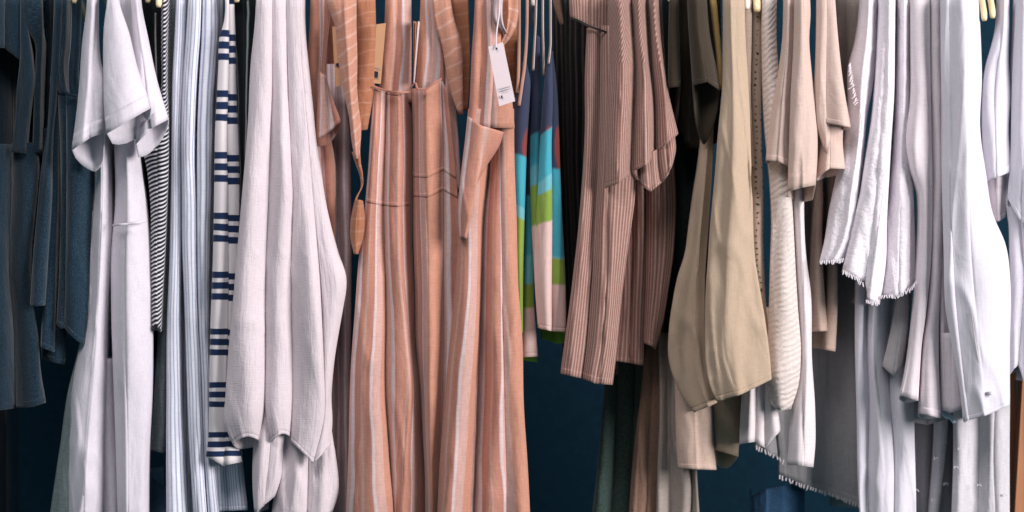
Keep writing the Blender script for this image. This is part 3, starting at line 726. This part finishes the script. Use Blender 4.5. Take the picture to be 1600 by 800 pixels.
A(t, 'sleeve', M['blouse_d'], -244, ["1013,-40 1017,40 1020,92 1026,160 1026,238", ("1020,-40 1026,60 1034,110 1043,222", -4), "1026,-40 1032,60 1044,150 1058,209"], k=.35, mode='tube', thick=40, drop=6, wr=3.5, hem=6, edge=22)
A(t, 'sleeve_back', M['blouse_d'], -200, ["952,-40 952,230", ("985,-40 988,240", 6), ("1012,-40 1016,236", 6), "1030,-40 1046,205"], k=.3, depth=60, wr=4)
A(t, 'ruffle', M['blouse'], -236, ["945,272 949,296 946,300", ("953,272 955,304 957,314", -4), "962,270 960,290 961,300"], k=.5, mode='tube', thick=16, wr=2, rowpx=5)
A(t, 'ruffle', M['blouse'], -240, ["984,252 984,268 990,276", ("1000,246 1001,268 1002,286", 10), ("1014,240 1016,270 1018,298", -4), ("1028,232 1030,262 1034,284", 12), ("1042,222 1045,250 1046,270", -2), "1053,210 1055,235 1052,250"],
  k=.6, mode='tube', thick=26, wr=3, rowpx=5, hem=6)

# --- dark olive tee
t = thing('olive_tee', 'dark olive short sleeved tee with open black sleeve mouths', 'tee', 1090, 240, -.1)
A(t, 'sleeve', M['olive'], -236, ["1049,-40 1046,60 1045,136", "1058,-40 1060,60 1062,134"], k=.4, mode='tube', thick=45, drop=62, dropr=20, hem=8, wr=2)
A(t, 'sleeve', M['olive'], -256, ["1074,-40 1078,60 1084,132", ("1088,-40 1094,60 1104,127", -8), "1101,-40 1109,60 1119,110 1124,140"], k=.3, mode='tube', thick=34, drop=80, dropl=20, dropr=10, hem=7, wr=2)
A(t, 'sleeve_back', M['olive'], -214, ["1112,60 1118,100 1124,138", "1116,60 1124,100 1137,142"], k=.3, mode='tube', thick=40, drop=8)
A(t, 'body', M['olive'], -115, ["1046,-40 1050,120 1058,190 1068,210", ("1064,-40 1066,120 1072,225", -6), ("1080,-40 1082,120 1078,232", 8), ("1100,-40 1100,232", 0), "1124,-40 1126,120 1122,222"], k=.4, depth=120, wr=4)
t = thing('bottle_green_dress', 'bottle green dress in shade below the olive tee', 'dress', 1080, 620, 0)
A(t, 'body', M['green_dark'], -60, ["1036,-40 1038,400 1034,620", "1056,-40 1058,400 1052,620", "1082,-40 1080,400 1075,620", "1108,-40 1105,400 1100,620"], depth=80, wr=4)

# --- long skirts, low middle
t = thing('green_skirt', 'sheer dark green flecked skirt, leftmost of the long skirts', 'skirt', 960, 830, 0)
A(t, 'body', M['green_dark'], -70, ["952,470 947,600 938,690 924,830", "966,470 965,600 954,830", ("992,470 990,640 982,830", 10), "1014,470 1012,640 1004,830"], depth=90, wr=5)
t = thing('brown_skirt', 'warm brown skirt between green skirt and taupe skirt', 'skirt', 1010, 830, 0)
A(t, 'body', M['brown'], -95, ["1012,470 1004,600 991,700 982,830", ("1024,470 1018,620 1008,830", 10), "1038,470 1034,600 1031,700 1028,830"], depth=100, wr=4, k=.4)
t = thing('taupe_skirt', 'taupe skirt with pale lit folds under the sand coloured top', 'skirt', 1060, 830, 0)
A(t, 'body', M['taupe'], -110, ["1030,520 1032,640 1029,720 1026,830", ("1042,520 1041,720 1042,830", 26), ("1049,520 1047,720 1047,830", 30), ("1060,520 1060,700 1075,735 1076,830", 16), ("1081,520 1080,740 1080,830", 24), "1088,520 1088,740 1094,830"], k=[.5, .05, .4, .1, .5], depth=110, wr=3)

# --- beige linen top
t = thing('beige_top', 'large beige linen sleeveless top with two wide rounded hanging panels', 'top', 1120, 740, -.1)
A(t, 'front_panel', M['beige'], -196, ["1106,150 1098,215 1092,260 1085,300 1078,350 1070,400 1060,430 1052,470 1046,520 1046,560 1055,592 1070,622 1086,643", ("1112,150 1100,300 1092,400 1084,500 1086,580 1106,634", -6), "1117,150 1113,215 1111,260 1107,320 1103,400 1100,460 1098,520 1099,570 1106,608 1117,628"],
  k=[.05, .05], depth=140, wr=9, fu=17, fv=4, edge=7, soft=0, hem=5)
A(t, 'front_panel', M['beige'], -262, ["1131,-40 1132,60 1130,150 1122,220 1117,270 1113,320 1108,400 1104,460 1103,520 1104,570 1112,608 1121,626", ("1142,-40 1145,150 1140,300 1134,450 1134,560 1152,617", -6), "1161,-40 1163,60 1168,140 1172,220 1175,300 1178,400 1185,450 1193,500 1200,555 1203,592"],
  k=[.05, .04], depth=150, wr=6.5, fu=16, fv=4, hem=6, edge=8, soft=0)
A(t, 'strap', M['mustard'], -225, ["1106,-40 1114,30 1121,90 1124,140", "1114,-40 1121,30 1126,90 1128,140"], depth=50, wr=1)
A(t, 'under_layer', M['sand'], -158, ["1054,560 1056,620 1057,680 1060,731", ("1084,560 1086,640 1090,732", -6), "1106,560 1110,640 1113,690 1118,733"], k=.2, depth=100, hem=7, wr=3)
A(t, 'under_layer', M['beige'], -150, ["1112,580 1116,660 1120,703", "1156,580 1155,660 1152,713"], k=.35, mode='tube', thick=60, drop=30, wr=3)

# --- eyelet lace blouse
t = thing('lace_blouse', 'off white blouse with eyelet lace bands beside the beige top', 'blouse', 1185, 700, -.1)
A(t, 'lace_band', M['lace'], -222, ["1160,-40 1163,60 1166,150 1172,260", "1174,-40 1173,60 1172,150 1178,260"], depth=70, wr=1, k=.4)
A(t, 'lace_band', M['lace'], -206, ["1176,-40 1174,100 1172,200 1173,300 1175,400 1186,480 1196,560", "1190,-40 1189,100 1188,200 1191,300 1192,400 1196,480 1206,560"], depth=90, wr=1, k=.35)
A(t, 'body', M['cream'], -200, ["1172,480 1164,590 1158,640 1156,694", ("1178,480 1180,640 1178,690", 4), ("1192,480 1194,640 1196,700", 6), "1204,480 1208,600 1218,672"], k=.45, depth=90, wr=4, hem=0)

# --- cable knit jumper
t = thing('knit_jumper', 'cream textured knit jumper with one long ribbed arm', 'jumper', 1230, 730, -.1)
A(t, 'body', M['cable'], -226, ["1193,-40 1192,60 1196,200 1204,280 1207,350 1205,400 1203,500 1201,600 1206,632", "1214,-40 1212,60 1226,200 1236,300 1241,400 1245,480 1249,560 1245,604 1234,638"], k=.42, depth=140, wr=3, sag=6)
A(t, 'sleeve', M['cream'], -214, ["1238,260 1244,400 1248,480 1250,560 1241,620 1236,660 1231,726", ("1248,260 1254,400 1258,560 1256,728", -4), "1254,260 1258,400 1266,460 1268,560 1273,640 1273,690 1269,730"], k=.35, mode='tube', thick=40, drop=4, wr=3)

# --- blush tees
t = thing('blush_tee', 'blush jersey tee with two folded sleeves, nearest the cream jumper', 'tee', 1245, 550, -.1)
A(t, 'sleeve', M['blush'], -252, ["1227,-40 1225,60 1215,130 1206,180 1198,250", ("1232,-40 1230,80 1222,160 1215,251", -4), "1241,-40 1240,60 1235,150 1232,200 1231,259"], k=.35, mode='tube', thick=40, drop=6, hem=8, wr=2)
A(t, 'sleeve', M['blush'], -266, ["1243,-40 1241,80 1237,150 1235,220 1233,298", ("1254,-40 1256,80 1257,200 1254,292", -4), "1261,-40 1265,20 1263,60 1268,120 1275,180 1276,240 1273,288"], k=.32, mode='tube', thick=50, drop=8, dropl=4, dropr=22, hem=26, wr=2.5)
A(t, 'body', M['sand'], -170, ["1272,200 1274,300 1268,390 1266,460 1268,517", "1283,200 1284,300 1283,380 1289,480 1292,516"], k=.4, depth=80, hem=8, wr=2)
t = thing('blush_tee', 'blush jersey tee with cuffed sleeve, beside the white fringed tops', 'tee', 1300, 550, -.1)
A(t, 'sleeve', M['blush'], -262, ["1278,-40 1276,80 1274,150 1278,200 1286,222 1291,236", ("1291,-40 1290,80 1290,150 1291,200 1292,232", 0), "1296,-40 1294,100 1295,192 1296,222"], k=.3, mode='tube', thick=40, drop=4, wr=2)
A(t, 'sleeve', M['blush'], -270, ["1290,-40 1290,80 1290,191", "1301,-40 1308,60 1316,130 1328,198"], k=.28, bmax=16, mode='tube', thick=45, drop=8, hem=7, wr=2)
A(t, 'cuff', M['blush'], -240, ["1284,190 1282,240 1277,277", ("1297,190 1296,262", -4), "1316,190 1315,225 1319,263"], k=.3, mode='tube', thick=35, drop=8, dropl=4, dropr=6, wr=2, hem=8)
A(t, 'body', M['sand'], -150, ["1294,240 1295,400 1293,480 1288,545", "1304,240 1307,400 1307,480 1304,548"], k=.4, depth=80, hem=7, wr=2)
A(t, 'back_panel', M['sand'], -110, ["1268,300 1268,544", "1296,300 1296,546"], k=.2, depth=50)

t = thing('taupe_blouse', 'grey taupe blouse glimpsed between blush tee and frayed white top', 'blouse', 1325, 190, -.05)
A(t, 'body', M['taupe'], -120, ["1306,-40 1308,60 1312,190", "1322,-40 1324,190", "1348,-40 1342,60 1336,190"], depth=60, k=.3)

# --- long white dress behind with fringed hem: shaded back painted grey, lit folds whiter
t = thing('fringed_long_dress', 'long white dress, its shaded back painted grey, with fringed slanting hem, behind the white tops', 'dress', 1300, 800, 0)
A(t, 'back_panel', M['greywhite'], -70, ["1252,280 1256,600 1250,758", "1300,280 1300,600 1298,774", "1345,280 1345,600 1356,796"], k=.12, depth=60, hem=14, wr=3)
fringe(t, M['offwhite'], "1218,744 1250,757 1298,772 1356,794", -92, 6, 5.2, 1.8)
A(t, 'back_panel', M['greywhite'], -62, ["1182,600 1180,698", ("1205,600 1217,716", 0), "1260,600 1262,730"], k=.12, depth=50, wr=3)
A(t, 'back_panel', M['greywhite'], -78, ["1222,640 1217,742", "1262,640 1262,760"], k=.12, depth=50, wr=3)
fringe(t, M['offwhite'], "1182,698 1217,716 1226,722", -84, 6, 5.2, 1.8)
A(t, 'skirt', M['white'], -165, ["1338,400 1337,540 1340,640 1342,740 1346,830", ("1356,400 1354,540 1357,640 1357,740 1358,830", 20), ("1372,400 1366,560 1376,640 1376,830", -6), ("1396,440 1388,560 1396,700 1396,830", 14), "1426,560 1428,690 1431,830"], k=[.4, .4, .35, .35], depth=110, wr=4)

# --- white boucle tops with frayed edges
t = thing('frayed_top', 'white boucle top with frayed armhole edge, beside the blush tee', 'top', 1320, 412, -.1)
A(t, 'body', M['boucle'], -236, ["1352,-40 1345,30 1337,70 1328,102 1327,160 1322,210 1310,270 1298,330 1290,380 1282,411", ("1360,-40 1354,60 1346,120 1342,200 1330,300 1316,380 1302,410", -6), "1368,-40 1367,80 1364,120 1354,180 1347,260 1340,320 1332,380 1321,408"], k=.3, depth=120, wr=4, fine=1.5, edge=26)
fringe(t, M['boucle'], "1328,100 1331,125 1336,150 1340,165", -252, 6, 4.0, 1.5, -.7, .8)
fringe(t, M['boucle'], "1282,409 1300,408 1320,405", -250, 6, 3.2, 1.3)
t = thing('frayed_top', 'white boucle top whose pointed tail hangs lowest of the fringed ones', 'top', 1350, 475, -.1)
A(t, 'body', M['boucle'], -254, ["1377,-40 1373,60 1370,110 1365,170 1355,240 1346,300 1332,360 1318,426", ("1386,-40 1384,100 1378,190 1370,280 1364,350 1352,440", 10), ("1390,-40 1389,100 1384,250 1372,350 1356,470", 4), "1398,-40 1397,60 1395,150 1392,200 1388,280 1384,350 1381,420 1372,476"], k=[.35, .2, .4], depth=120, wr=4, fine=1.5, edge=26)
fringe(t, M['boucle'], "1318,424 1338,434 1350,445", -262, 6, 3.2, 1.3)
fringe(t, M['boucle'], "1345,178 1347,190 1346,205", -262, 5, 4.0, 1.5, -.7, .8)
fringe(t, M['boucle'], "1354,470 1364,474 1372,474", -268, 5, 3, 1.3)
t = thing('frayed_top', 'white boucle top with curved frayed hem, right of the pointed one', 'top', 1405, 465, -.1)
A(t, 'body', M['boucle'], -232, ["1406,-40 1402,80 1400,150 1395,250 1385,350 1380,400 1378,464", ("1414,-40 1412,150 1408,300 1404,463", -4), "1425,-40 1423,60 1425,200 1426,300 1429,360 1431,441"], k=.35, depth=120, wr=4, fine=1.5, edge=26)
fringe(t, M['boucle'], "1378,463 1405,461 1424,450 1431,440", -240, 6, 3.2, 1.3)

# --- pinkish white blouse
t = thing('white_blouse', 'soft pinkish white blouse in three long folds left of the white shirt', 'blouse', 1440, 650, -.1)
A(t, 'front_fold', M['offwhite'], -252, ["1424,-40 1425,60 1425,150 1418,228 1425,265 1437,300 1439,340 1436,400 1429,480 1420,560 1408,618", "1452,-40 1452,100 1454,200 1456,300 1454,400 1447,480 1439,540 1433,626"], k=.35, edge=18, mode='tube', thick=50, drop=9, wr=3.5)
A(t, 'front_fold', M['offwhite'], -244, ["1454,-40 1455,100 1457,200 1459,300 1457,400 1451,480 1444,540 1438,645", "1468,-40 1469,100 1471,200 1472,300 1470,400 1466,480 1465,560 1469,652"], k=.45, edge=18, mode='tube', thick=50, drop=10, wr=3, hem=10)
A(t, 'front_fold', M['offwhite'], -225, ["1462,-40 1464,200 1466,400 1470,560 1472,640", "1482,-40 1481,200 1480,400 1482,560 1484,646"], k=.4, depth=80, wr=3)
A(t, 'sleeve', M['greywhite'], -190, ["1407,430 1400,480 1390,530 1380,572", ("1412,430 1408,500 1396,588", -4), "1424,430 1420,500 1410,570"], k=.4, mode='tube', thick=30, drop=6, wr=2)
A(t, 'back_panel', M['greywhite'], -130, ["1425,500 1424,640 1428,660", "1450,500 1448,664", "1482,500 1476,656"], k=.2, depth=60)
ribbon(t, 'tie_end', M['paleblue'], "1473,640,0 1478,648,-4 1486,652,-6 1491,661,-4", [9, 9, 4], -200, n=24)

# --- big white shirt
t = thing('white_shirt', 'bright white shirt with split side seam, largest on the right', 'shirt', 1525, 660, -.1)
A(t, 'front_panel', M['white'], -274, ["1471,-40 1473,100 1475,200 1475,300 1476,400 1478,480 1490,550 1500,600 1507,659", ("1482,-40 1484,200 1488,400 1498,520 1514,655", 0), ("1508,-40 1512,200 1518,400 1524,500 1533,580 1538,648", -12), "1524,-40 1531,60 1533,120 1531,200 1540,270 1551,340 1568,380 1578,440 1578,550 1578,632"],
  k=[.3, .12, .12], bmax=30, depth=140, wr=6, fu=16, hem=6, soft=.2)
ribbon(t, 'split_shade_strip', M['greywhite'], "1518,488,0 1522,520,0 1527,555,0 1534,590,0 1539,640,0", [0.6, 1.4, 2.0], -287, n=30, wr=0)  # thin grey strip painted as the shade inside the side split
A(t, 'tail', M['offwhite'], -225, ["1472,520 1476,580 1475,642", ("1486,520 1488,645", 2), "1502,520 1504,638"], k=.35, depth=80, wr=3)
b_ = A(t, 'button', M['white'], -300, ["1545,612 1545,617", "1551,612 1551,617"], k=.4, rowpx=1, depth=6, wr=0)

# --- organza skirt
t = thing('organza_skirt', 'sheer white organza skirt with tiny tufts, below the white shirt', 'skirt', 1500, 830, 0)
A(t, 'body', M['greywhite'], -80, ["1424,600 1426,700 1430,830", "1462,600 1458,700 1452,830", "1500,600 1500,830"], k=.2, depth=60, wr=4)
A(t, 'body', M['organza'], -165, ["1490,600 1490,700 1486,830", ("1530,600 1530,830", 10), ("1556,600 1552,700 1556,830", -4), "1577,600 1576,700 1576,830"], k=[.2, .3, .35], depth=120, wr=4)
A(t, 'sheer_panel', M['organza'], -120, ["1462,600 1461,700 1452,830", "1482,600 1478,680 1470,760 1462,830"], k=.3, depth=60)
rt = random.Random(4)
for (x, y) in ((1477, 690), (1463, 715), (1459, 780), (1494, 729), (1478, 755), (1500, 700), (1530, 757), (1570, 772), (1432, 765)):
    fringe(t, M['white'], f"{x-3},{y} {x+4},{y+1}", -178 if x > 1486 else -138, 4, 2.2, 0.9, 0, 0.9)

# --- shirts at the right edge
t = thing('cuffed_shirt', 'white shirt with rolled cuffs between white shirt and right edge', 'shirt', 1560, 350, -.1)
A(t, 'sleeve', M['white'], -256, ["1566,-40 1562,30 1555,60 1541,110 1537,150 1537,220 1540,262 1543,282", ("1570,-40 1566,60 1556,130 1556,276", -2), "1575,-40 1576,30 1575,100 1578,150 1575,200 1577,250 1577,268"], k=.32, mode='tube', thick=45, drop=14, dropr=8, hem=10, wr=3)
A(t, 'cuff', M['offwhite'], -236, ["1543,260 1546,300 1550,341", ("1556,260 1560,345", -4), "1573,260 1572,300 1570,338"], k=.3, mode='tube', thick=35, drop=8, wr=2, hem=7)
t = thing('edge_shirt', 'white shirt cut off by the right edge of the picture', 'shirt', 1610, 605, -.1)
A(t, 'body', M['white'], -242, ["1588,-40 1582,60 1579,150 1577,220 1573,325 1577,345 1580,400 1581,480 1577,587", ("1600,-40 1598,150 1594,300 1600,450 1592,568", 6), ("1612,-40 1612,300 1612,450 1602,606", -2), "1650,-40 1650,600"], k=.35, depth=130, wr=4)
A(t, 'sleeve', M['white'], -262, ["1592,-40 1586,60 1582,150 1580,240 1576,310", ("1604,-40 1602,150 1596,348", -4), "1640,-40 1640,350"], k=.3, mode='tube', thick=30, drop=10, wr=3, hem=8)

# --- wooden frame, right edge
t = thing('wooden_frame', 'orange wooden frame showing low at the right edge', 'frame', 1590, 850, .05)
def post(name, corners, y, th):
    f = [W(px, py, y) for px, py in corners]; b = [(p[0], p[1] + th, p[2]) for p in f]
    mesh_obj(name, f + b, [(0,1,2,3), (7,6,5,4)] + [(i, i+4, (i+1) % 4 + 4, (i+1) % 4) for i in range(4)], M['wood'], t, [(0,0)] * 8, smooth=False)
post('post', [(1571, 560), (1589, 560), (1584, 850), (1566, 850)], .02, .05)
post('post', [(1600, 560), (1640, 560), (1640, 850), (1583, 850)], -.04, .04)
post('rail', [(1584, 640), (1610, 640), (1610, 715), (1580, 715)], .03, .02)

# --- blue padded seat, low
t = thing('blue_cushion', 'flecked blue cushion at the bottom edge, under the fringed slanting hem', 'cushion', 1215, 850, .2)
A(t, 'cover', M['cobalt'], -50, ["1176,774 1178,860", ("1198,764 1198,860", -6), ("1228,758 1228,860", -6), "1256,766 1255,860"], k=.05, depth=120, wr=2, taper=.2)

# ------------------------------------------------------------------ hangers (only those whose ends show)
def hanger(px, py, wpx, y_tip, label, mat='hanger'):
    g = thing('clothes_hanger', label, 'hanger', px, py, y_tip, 'hangers whose ends show at the top')
    x, y, z = W(px, py, y_tip); r = wpx / 2000.0
    P = [(x, y + .000, z + .002), (x, y + .001, z + .006), (x, y + .003, z + .014), (x, y + .02, z + .035), (x, y + .07, z + .058), (x, -.03, 1.628), (x, .0, 1.634), (x, .05, 1.625), (x, .15, 1.58), (x, .2, 1.55)]
    tube_path(g, 'arm', M[mat], P, [r * .7, r * .95, r, r, r, r, r, r, r, r * .8], 10, 1.0)
    hk = [(x, 0, 1.63), (x, 0, 1.675)] + [(x, .022 * math.sin(a), 1.700 - .022 * math.cos(a) + .0) for a in np.linspace(0.3, 5.0, 14)]
    tube_path(g, 'hook', M['metal'], hk, .0016, 6)
for px, py, wp, yt, lab, mt in (
    (68, 2, 9, -.20, 'cream hanger end above the stepped navy top', 'hanger'),
    (116, 7, 9, -.18, 'cream hanger end above the navy armhole top', 'hanger'),
    (231, 6, 9, -.19, 'cream hanger end above the plain black dress', 'hanger'),
    (248, 13, 10, -.22, 'cream hanger end beside the fine black striped top', 'hanger'),
    (370, 5, 10, -.23, 'cream hanger end above the corded black top', 'hanger'),
    (387, 0, 7, -.21, 'small cream hanger end next to the muslin blouse', 'hanger'),
    (834, 11, 9, -.21, 'white hanger end above the multicoloured tops', 'hangerw'),
    (1046, 4, 7, -.22, 'cream hanger end between rose blouse and olive tee', 'hanger'),
    (1167, 16, 10, -.23, 'white hanger end above the eyelet lace band', 'hangerw'),
    (1183, 20, 12, -.22, 'straw coloured hanger end right of the white one at the lace', 'hanger'),
    (1538, 34, 10, -.27, 'cream hanger end, left one of the pair by the white shirt', 'hanger'),
    (1551, 30, 10, -.26, 'cream hanger end, right one of the pair by the white shirt', 'hanger')):
    hanger(px, py, wp, yt, lab, mt)

for o in bpy.data.objects:
    if '_base' in o: del o['_base']
